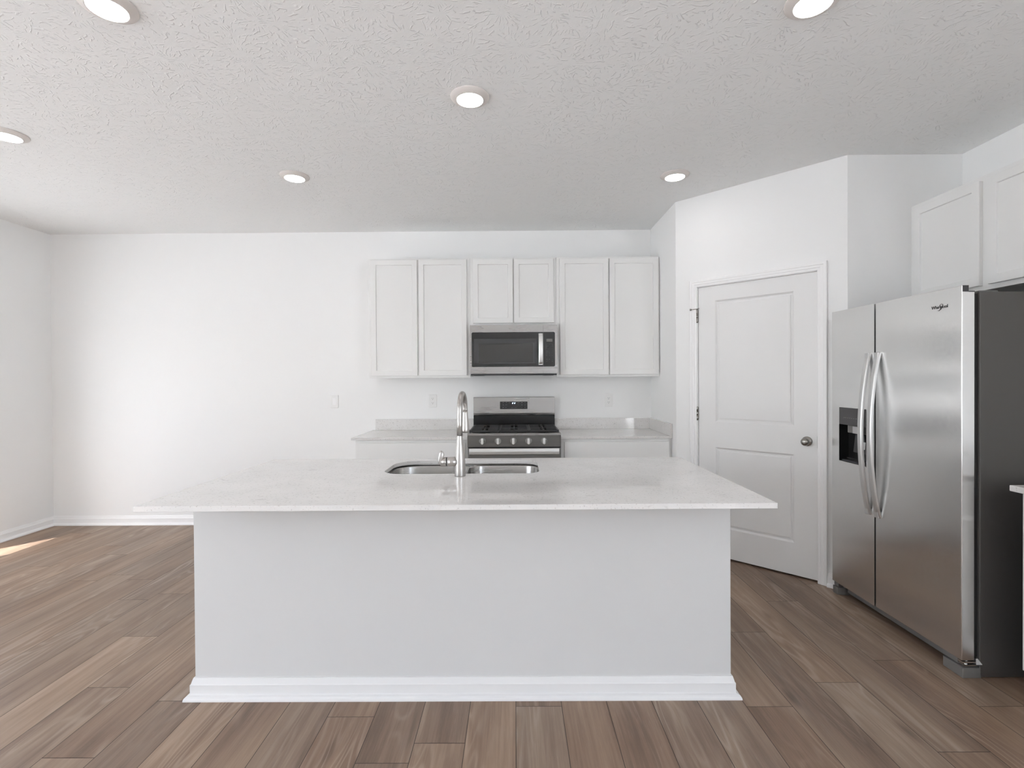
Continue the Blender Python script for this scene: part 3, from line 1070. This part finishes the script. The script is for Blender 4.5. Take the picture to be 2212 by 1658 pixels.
# grates: three cast-iron sections
def grate(x0, x1):
    bm = bmesh.new()
    y0, y1, z0, z1 = yy(4.045), yy(4.555), 0.925, 0.940
    b = 0.013
    for a in ((x0, x1, y0, y0 + b), (x0, x1, y1 - b, y1), (x0, x0 + b, y0 + b, y1 - b), (x1 - b, x1, y0 + b, y1 - b)):
        box(bm, a[0], a[1], a[2], a[3], z0, z1)
    c = (x0 + x1) / 2
    m_ = (y0 + y1) / 2
    box(bm, x0 + b, x1 - b, m_ - b / 2, m_ + b / 2, z0, z1)
    for (cy0, cy1) in ((y0, m_), (m_, y1)):
        cc = (cy0 + cy1) / 2
        box(bm, c - 0.005, c + 0.005, cy0 + b, cc - 0.028, z0, z1 + 0.002)
        box(bm, c - 0.005, c + 0.005, cc + 0.028, cy1 - b, z0, z1 + 0.002)
        for q in (-0.062, 0.0, 0.062):
            box(bm, x0 + b, c - 0.028, cc + q - 0.005, cc + q + 0.005, z0, z1 + 0.002)
            box(bm, c + 0.028, x1 - b, cc + q - 0.005, cc + q + 0.005, z0, z1 + 0.002)
    for u in (x0 + 0.003, x1 - 0.013):
        for v in (y0 + 0.003, y1 - 0.013):
            box(bm, u, u + 0.01, v, v + 0.01, 0.9128, z0)
    return finish(bm, 'grate', M['iron'], rg, 0.0015)


gw = (2 * HW - 0.030) / 3
for i in range(3):
    a = -HW + 0.013 + i * (gw + 0.002)
    grate(a, a + gw)
    for v in ((4.17, 4.43) if i != 1 else (4.30,)):
        bm = bmesh.new()
        r0 = 0.036 if i != 1 else 0.048
        lathe(bm, [(r0 + 0.006, 0.9127), (r0 + 0.006, 0.918), (r0, 0.9185), (r0, 0.924), (r0 - 0.006, 0.9275), (0.001, 0.928)], 28, (a + gw / 2, yy(v), 0))
        finish(bm, 'burner', M['enamel'], rg)

# ================================================================== MICROWAVE
MX0, MX1 = -0.3805, 0.3735
MY, MB_ = 4.303, 4.690
mx = (MX0 + MX1) / 2
mw = thing('microwave', 'stainless over-the-range microwave mounted under the short cabinet', 'microwave', (mx, MB_, 1.386))
mzo = 1.386
def ML(x0, x1, y0, y1, z0, z1):
    return (x0 - mx, x1 - mx, y0 - MB_, y1 - MB_, z0 - mzo, z1 - mzo)
finish(B(ML(MX0 + .002, MX1 - .002, MY + 0.03, MB_, 1.400, 1.8235)), 'body', M['steel_dark'], mw, 0.002)
bm = B(ML(MX0 + .004, MX1 - .004, MY + 0.012, MB_ - 0.02, 1.389, 1.3998), ML(MX0 + 0.03, MX0 + 0.12, MY + 0.03, MY + 0.14, 1.386, 1.389), ML(MX1 - 0.12, MX1 - 0.03, MY + 0.03, MY + 0.14, 1.386, 1.389))
finish(bm, 'vent', M['dark_plastic'], mw, 0.001)
# steel door frame (ring) and control column frame around one black glass panel
def frame_ring(bm, ax0, ax1, az0, az1, bx0, bx1, bz0, bz1, y0, y1):
    for a in ((ax0, bx0, az0, az1), (bx1, ax1, az0, az1), (bx0, bx1, az0, bz0), (bx0, bx1, bz1, az1)):
        if a[1] - a[0] > 1e-6 and a[3] - a[2] > 1e-6:
            box(bm, a[0] - mx, a[1] - mx, y0 - MB_, y1 - MB_, a[2] - mzo, a[3] - mzo)
bm = bmesh.new()
GX0, GX1, GZ0, GZ1 = -0.365, 0.353, 1.464, 1.7605
XS = 0.2535
frame_ring(bm, MX0, XS - 0.0008, 1.4045, 1.8230, GX0, XS - 0.0008, GZ0, GZ1, MY, MY + 0.0295)
bmesh.ops.remove_doubles(bm, verts=bm.verts, dist=1e-5)
md_ = finish(bm, 'door', M['steel_h'], mw)
bm = bmesh.new()
frame_ring(bm, XS + 0.0008, MX1, 1.4045, 1.8230, XS + 0.0008, GX1, GZ0, GZ1, MY, MY + 0.0295)
bmesh.ops.remove_doubles(bm, verts=bm.verts, dist=1e-5)
cc_ = finish(bm, 'control_frame', M['steel_h'], mw)
bm = bmesh.new()
def rr_xz(bm, x0, x1, z0, z1, r, y0, y1, rs=None):
    extrude_profile(bm, [(u - mx, v - mzo) for u, v in rrect(x0, x1, z0, z1, r, 5, rs)], 'Y', y0 - MB_, y1 - MB_)
rr_xz(bm, GX0 - 0.001, XS - 0.0008, GZ0 - 0.001, GZ1 + 0.001, 0.01, MY - 0.0015, MY + 0.020, (0.0005, 0.0005, 0.012, 0.012))
gl = finish(bm, 'door_glass', M['black_gloss'], md_)
bm = bmesh.new()
rr_xz(bm, -0.3465, 0.1960, 1.4885, 1.7050, 0.004, MY - 0.0020, MY - 0.0016)
finish(bm, 'window_border', M['dark_plastic'], md_)
bm = bmesh.new()
rr_xz(bm, -0.3065, 0.1640, 1.5000, 1.6645, 0.004, MY - 0.0026, MY - 0.0021)
finish(bm, 'window_screen', M['screen_mesh'], md_)
bm = bmesh.new()
rr_xz(bm, XS + 0.0008, GX1 + 0.001, GZ0 - 0.001, GZ1 + 0.001, 0.01, MY - 0.0015, MY + 0.020, (0.012, 0.012, 0.0005, 0.0005))
kp = finish(bm, 'control_panel', M['black_gloss'], mw)
bm = bmesh.new()
rr_xz(bm, 0.280, 0.332, 1.677, 1.7015, 0.002, MY - 0.0022, MY - 0.0016)
finish(bm, 'display', M['grey_plastic'], kp)
for r_i, zz in enumerate((1.654, 1.640, 1.624, 1.600, 1.588, 1.574, 1.560, 1.526, 1.508)):
    for u in (0.283, 0.306, 0.331):
        if r_i == 8 and u == 0.306:
            continue
        s_ = 0.0075 if r_i in (1, 2, 7) else 0.0035
        finish(B((u - s_ / 2 - mx, u + s_ / 2 - mx, MY - 0.0021 - MB_, MY - 0.0016 - MB_, zz - 0.0015 - mzo, zz + 0.0015 - mzo)), 'key', M['grey_key'], kp)
# bowed handle
bm = bmesh.new()
loops = []
for i in range(13):
    u = i / 12
    zc = 1.4765 + (1.7480 - 1.4765) * u
    out = 0.012 + 0.028 * math.sin(PI * u) ** 0.7 if 0 < u < 1 else 0.006
    x0, x1 = 0.2115, 0.2505
    loops.append([(x - mx, y - MB_, zc - mzo) for x, y in ((x0, MY - out), (x0 + 0.006, MY - out - 0.005), (x1 - 0.006, MY - out - 0.005), (x1, MY - out), (x1, MY - out + 0.008), (x0, MY - out + 0.008))])
loft(bm, loops, smooth=False)
for zz in (1.482, 1.7425):
    box(bm, 0.216 - mx, 0.246 - mx, MY - 0.016 - MB_, MY - 0.0015 - MB_, zz - 0.0055 - mzo, zz + 0.0055 - mzo)
finish(bm, 'handle', M['steel_bright'], md_, 0.0015)
text_mesh('logo', 'Whirlpool', 0.020, M['pale_ink'], md_, Matrix.Translation((-0.003 - mx, MY - 0.0006 - MB_, 1.790 - mzo)) @ Matrix.Rotation(PI / 2, 4, 'X'), 0.0004)

# ================================================================== REFRIGERATOR
# local frame: -y faces the room (world -x); local x = -world y
FY1 = 3.140           # far side (world y)
FXF = 2.000           # door face (world x)
fr = thing('refrigerator', 'stainless side-by-side refrigerator with dispenser in the alcove on the right', 'refrigerator', (FXF, FY1, 0), -PI / 2)
# local x = FY1 - worldy ; local y = worldx - FXF
FW = 0.912
finish(B((0, FW, 0.077, 0.80, 0.004, 1.731)), 'cabinet', M['body_grey'], fr, 0.004)
finish(B((0.012, FW - 0.012, 0.058, 0.0768, 0.09, 1.722)), 'gasket', M['gasket'], fr)
SPL = 0.3725
# side panel seam strip at the front of the cabinet side, lower kick
def door_profile(z0, z1):
    return z0, z1


def fridge_door(x0, x1, hole=None):
    bm = bmesh.new()
    z0, z1 = 0.078, 1.7605
    fz = 1.732
    if hole is None:
        box(bm, x0, x1, 0.0, 0.058, z0, fz)
        box(bm, x0, x1, 0.0, 0.030, fz, z1)
    else:
        hx0, hx1, hz0, hz1 = hole
        for a in ((x0, hx0, z0, fz), (hx1, x1, z0, fz), (hx0, hx1, z0, hz0), (hx0, hx1, hz1, fz)):
            box(bm, a[0], a[1], 0.0, 0.058, a[2], a[3])
        box(bm, x0, x1, 0.0, 0.030, fz, z1)
    bmesh.ops.remove_doubles(bm, verts=bm.verts, dist=1e-5)
    # drop internal faces shared by the pieces
    seen = {}
    for f in bm.faces:
        seen.setdefault(tuple(sorted(v.index for v in f.verts)), []).append(f)
    bm.verts.index_update()
    seen = {}
    for f in list(bm.faces):
        seen.setdefault(frozenset(v.index for v in f.verts), []).append(f)
    dele = [f for l in seen.values() if len(l) > 1 for f in l]
    bmesh.ops.delete(bm, geom=dele, context='FACES_ONLY')
    return bm


HOLE = (0.070, 0.305, 0.8430, 1.1700)
ld = finish(fridge_door(0.002, SPL - 0.005, HOLE), 'freezer_door', M['steel_v'], fr)
rd = finish(fridge_door(SPL + 0.005, FW - 0.004), 'door', M['steel_v'], fr, 0.003, 3)
# dispenser
hx0, hx1, hz0, hz1 = HOLE
bm = bmesh.new()
def inner_box(bm, x0, x1, y0, y1, z0, z1):
    """open toward y0 (front)"""
    P = lambda x, y, z: (x, y, z)
    quad(bm, [P(x0, y1, z0), P(x1, y1, z0), P(x1, y1, z1), P(x0, y1, z1)])
    quad(bm, [P(x0, y0, z0), P(x0, y1, z0), P(x0, y1, z1), P(x0, y0, z1)])
    quad(bm, [P(x1, y0, z0), P(x1, y0, z1), P(x1, y1, z1), P(x1, y1, z0)])
    quad(bm, [P(x0, y0, z0), P(x1, y0, z0), P(x1, y1, z0), P(x0, y1, z0)])
    quad(bm, [P(x0, y0, z1), P(x0, y1, z1), P(x1, y1, z1), P(x1, y0, z1)])
inner_box(bm, hx0 + 0.0005, hx1 - 0.0005, 0.0015, 0.0565, hz0 + 0.0005, hz1 - 0.0005)
dp = finish(bm, 'dispenser', M['black_cavity'], fr)
finish(B((hx0 + 0.001, hx1 - 0.001, -0.002, 0.012, 1.0660, hz1 - 0.001)), 'control_panel', M['panel_grey'], dp, 0.002)
finish(B((hx0 + 0.060, hx0 + 0.19, 0.010, 0.050, 1.020, 1.0655)), 'ice_chute', M['grey_plastic'], dp, 0.003)
finish(B((hx0 + 0.110, hx0 + 0.192, 0.0065, 0.0098, 1.0205, 1.0625)), 'label', M['label'], dp, 0.001)
bm = bmesh.new()
loft(bm, [[(hx0 + 0.10, 0.030, 1.015), (hx0 + 0.17, 0.030, 1.015), (hx0 + 0.17, 0.036, 1.015), (hx0 + 0.10, 0.036, 1.015)],
          [(hx0 + 0.075, 0.034, 0.905), (hx0 + 0.195, 0.034, 0.905), (hx0 + 0.195, 0.040, 0.905), (hx0 + 0.075, 0.040, 0.905)]])
finish(bm, 'paddle', M['dark_plastic'], dp, 0.002)
bm = bmesh.new()
loft(bm, [[(hx0 + 0.188, 0.010, 0.978), (hx0 + 0.215, 0.010, 0.978), (hx0 + 0.215, 0.011, 0.978), (hx0 + 0.188, 0.011, 0.978)],
          [(hx0 + 0.172, 0.006, 0.938), (hx0 + 0.215, 0.006, 0.936), (hx0 + 0.215, 0.007, 0.936), (hx0 + 0.172, 0.007, 0.938)]])
finish(bm, 'paper_tag', M['paper'], dp)
finish(B((hx0 + 0.012, hx1 - 0.012, 0.008, 0.055, 0.8436, 0.853), (hx0 + 0.06, hx1 - 0.02, 0.006, 0.009, 0.868, 0.871)), 'drip_tray', M['dark_plastic'], dp, 0.001)
finish(B((hx0 - 0.0022, hx0, -0.0012, 0.003, hz0 - 0.0022, 1.066), (hx0, hx1, -0.0012, 0.003, hz0 - 0.0022, hz0)), 'dispenser_rim', M['chrome'], dp)
for u in (0.045, 0.060, 0.078, 0.095, 0.112, 0.130, 0.150, 0.175):
    finish(B((hx0 + u, hx0 + u + 0.008, -0.0026, -0.0021, 1.108, 1.1105)), 'key', M['grey_key'], dp)


# bowed door handles
def bow_handle(x0, x1, par):
    bm = bmesh.new()
    loops = []
    n = 60
    z0, z1 = 0.580, 1.490
    for i in range(n + 1):
        u = i / n
        z = z0 + (z1 - z0) * u
        out = 0.006 + 0.052 * (math.sin(PI * u) ** 0.75 if 0 < u < 1 else 0)
        wv = 0.0
        th = 0.014
        a, b = x0 + wv, x1 - wv
        loops.append([(a, -out + th * 0.55, z), (a + 0.003, -out - 0.001, z), (a + 0.009, -out - 0.004, z), (b - 0.009, -out - 0.004, z), (b - 0.003, -out - 0.001, z), (b, -out + th * 0.55, z), (b - 0.006, -out + th, z), (a + 0.006, -out + th, z)])
    loft(bm, loops, smooth=False)
    for zz in (z0 + 0.018, z1 - 0.018):
        box(bm, x0 + 0.006, x1 - 0.006, -0.020, -0.0005, zz - 0.016, zz + 0.016)
    o = finish(bm, 'handle', M['steel_handle'], par)
    md = o.modifiers.new('bevel', 'BEVEL')
    md.width = 0.0015
    md.segments = 2
    return o


bow_handle(0.3130, 0.3510, ld)
bow_handle(0.3870, 0.4260, rd)
# badge with swoosh
bx_, bz_ = FY1 - 2.348, 1.6790
RM = Matrix.Rotation(PI / 2, 4, 'X')
text_mesh('badge', 'Whirlpool', 0.0215, M['ink'], rd, Matrix.Translation((bx_, -0.0008, bz_)) @ RM, 0.0005)
bm = bmesh.new()
tube(bm, [(bx_ + 0.016 - 0.028, -0.0008, bz_ - 0.014), (bx_ - 0.004, -0.0008, bz_ - 0.0165), (bx_ + 0.006, -0.0008, bz_ - 0.010), (bx_ + 0.014, -0.0008, bz_ - 0.001), (bx_ + 0.018, -0.0008, bz_ + 0.010),
          (bx_ + 0.012, -0.0008, bz_ + 0.014), (bx_ + 0.002, -0.0008, bz_ + 0.010), (bx_ - 0.004, -0.0008, bz_ + 0.002)], [0.0005, 0.0012, 0.0016, 0.0014, 0.0010, 0.0008, 0.0006, 0.0004], 8)
finish(bm, 'badge_swoosh', M['ink'], rd)
# base grille and feet
gr = finish(B((0.07, FW - 0.10, 0.050, 0.0765, 0.024, 0.066)), 'base_grille', M['grey_plastic'], fr, 0.002)
bm = B((0.075, FW - 0.20, 0.0495, 0.0499, 0.056, 0.0645))
finish(bm, 'grille_slot', M['black_gap'], gr)
for a, b, nm in ((0.0, 0.075, 'far'), (FW - 0.115, FW, 'near')):
    bm = bmesh.new()
    extrude_profile(bm, [(a, 0.085), (a + 0.004, 0.012), (a + 0.012, 0.002), (b, 0.002), (b, 0.0765), (b, 0.085)] if nm == 'near' else [(a, 0.0765), (a, 0.004), (a + 0.045, 0.004), (b - 0.02, 0.045), (b - 0.02, 0.0765)], 'Z', 0.001, 0.046)
    ft = finish(bm, 'foot_cover', M['grey_plastic'], fr, 0.002)
    finish(B((a + 0.004, b - (0.035 if nm == 'near' else 0.03), 0.010, 0.07, 0.050, 0.074)), 'bracket', M['grey_plastic'], ft, 0.002)
# near lower hinge, bright metal
bm = B((FW - 0.030, FW - 0.006, 0.006, 0.060, 0.066, 0.072), (FW - 0.030, FW - 0.002, 0.012, 0.066, 0.056, 0.060))
lathe(bm, [(0.007, 0.052), (0.007, 0.0775)], 14, (FW - 0.018, 0.03, 0))
loft(bm, [[(FW - 0.02, 0.060, 0.062), (FW + 0.002, 0.060, 0.062), (FW + 0.002, 0.088, 0.062), (FW - 0.02, 0.088, 0.062)],
          [(FW - 0.02, 0.062, 0.088), (FW - 0.002, 0.062, 0.088), (FW - 0.002, 0.070, 0.088), (FW - 0.02, 0.070, 0.088)]])
finish(bm, 'lower_hinge', M['chrome'], fr)
finish(B((FW - 0.075, FW - 0.012, 0.085, 0.170, 1.7315, 1.738)), 'hinge_cover', M['grey_plastic'], fr, 0.003)
finish(B((SPL + 0.006, FW - 0.0032, 0.0305, 0.0575, 1.7322, 1.7350), (FW - 0.0040, FW - 0.0030, 0.003, 0.0300, 1.7322, 1.7600)), 'door_cap', M['dark_plastic'], rd)


# ================================================================== WALL PLATES
def plate(name, label, cat, x, z, kind, group=None):
    t = thing(name, label, cat, (x, YB, z), 0, group)
    w, h = (0.076, 0.122)
    bm = bmesh.new()
    loft(bm, [[(u, 0, v) for u, v in rrect(-w / 2, w / 2, -h / 2, h / 2, 0.004, 4)],
              [(u, -0.004, v) for u, v in rrect(-w / 2, w / 2, -h / 2, h / 2, 0.004, 4)],
              [(u, -0.0068, v) for u, v in rrect(-w / 2 + .004, w / 2 - .004, -h / 2 + .004, h / 2 - .004, 0.003, 4)]])
    p = finish(bm, 'cover_plate', M['plastic'], t)
    bm = bmesh.new()
    if kind == 'switch':
        loft(bm, [[(u, -0.0068, v) for u, v in rrect(-0.0165, 0.0165, -0.033, 0.033, 0.002, 2)], [(-0.016, -0.0095, -0.032), (0.016, -0.0095, -0.032), (0.016, -0.0075, 0.032), (-0.016, -0.0075, 0.032)] if False else
                  [(u, -0.0085 - v * 0.03, v) for u, v in rrect(-0.016, 0.016, -0.0325, 0.0325, 0.002, 2)]])
        finish(bm, 'rocker', M['trim'], t, 0)
    elif kind == 'decora':
        loft(bm, [[(u, -0.0068, v) for u, v in rrect(-0.0165, 0.0165, -0.033, 0.033, 0.002, 2)], [(u, -0.0085, v) for u, v in rrect(-0.016, 0.016, -0.0325, 0.0325, 0.002, 2)]])
        r = finish(bm, 'receptacle', M['plastic'], t)
        finish(B((-0.006, -0.0015, -0.0095, -0.0083, -0.004, 0.004), (0.0015, 0.006, -0.0095, -0.0083, -0.004, 0.004)), 'test_button', M['trim'], r)
    else:
        for zz in (-0.020, 0.020):
            lathe(bm, [(0.0168, -0.0068), (0.0165, -0.0085)], 24, (0, 0, zz), 'Y')
        r = finish(bm, 'receptacle', M['plastic'], t)
    if kind != 'switch':
        for zz in (-0.020, 0.020):
            for a_ in (-0.0075, 0.0055):
                finish(B((a_, a_ + 0.002, -0.0088, -0.0084, zz, zz + 0.009)), 'slot', M['grey_plastic'], r)
            bm = bmesh.new()
            lathe(bm, [(0.0028, -0.0088), (0.0028, -0.0084)], 12, (0, 0, zz - 0.007), 'Y')
            finish(bm, 'slot', M['grey_plastic'], r)
    return t


plate('light_switch', 'white rocker light switch alone on the open back wall', 'light switch', -1.701, 1.156, 'switch')
plate('wall_outlet', 'white rectangular-faced outlet on the backsplash wall left of the range', 'outlet', -0.7705, 1.1555, 'decora', 'wall outlets above the counters')
plate('wall_outlet', 'white round-faced outlet on the backsplash wall right of the range', 'outlet', 0.8885, 1.1505, 'duplex', 'wall outlets above the counters')

# ================================================================== CEILING LIGHTS
LIGHTS = [(-0.210, 2.471, 'round disc ceiling light alone over the island, in line with the faucet'),
          (-1.492, 3.405, 'small far ceiling light on the left, over the floor before the blank back wall'),
          (1.115, 3.440, 'small far ceiling light on the right, nearest the pantry door corner'),
          (-1.500, 1.850, 'large near ceiling light cut by the top edge, on the left'),
          (1.118, 1.862, 'large near ceiling light cut by the top edge, on the right'),
          (-2.848, 2.800, 'ceiling light cut by the left picture edge')]
proto = None
for i, (lx, ly, lab) in enumerate(LIGHTS):
    if proto is None:
        t = thing('ceiling_light', lab, 'ceiling light', (lx, ly, H), 0, 'round disc lights on the kitchen ceiling')
        bm = bmesh.new()
        lathe(bm, [(0.0965, 0.0), (0.0965, -0.003), (0.094, -0.0065), (0.082, -0.0125), (0.070, -0.018), (0.0655, -0.0195), (0.0645, -0.0180)], 48, cap0=False, cap1=False)
        a = finish(bm, 'trim_ring', M['lamp_trim'], t)
        bm = bmesh.new()
        lathe(bm, [(0.0646, -0.0182), (0.055, -0.0195), (0.03, -0.0202), (0.001, -0.0204)], 40, cap0=False)
        b = finish(bm, 'diffuser', M['lamp'], t)
        proto = (t, a, b)
    else:
        t = proto[0].copy()
        COL.objects.link(t)
        t.location = (lx, ly, H)
        t['label'] = lab
        for ch in proto[1:]:
            c = ch.copy()
            COL.objects.link(c)
            c.parent = t
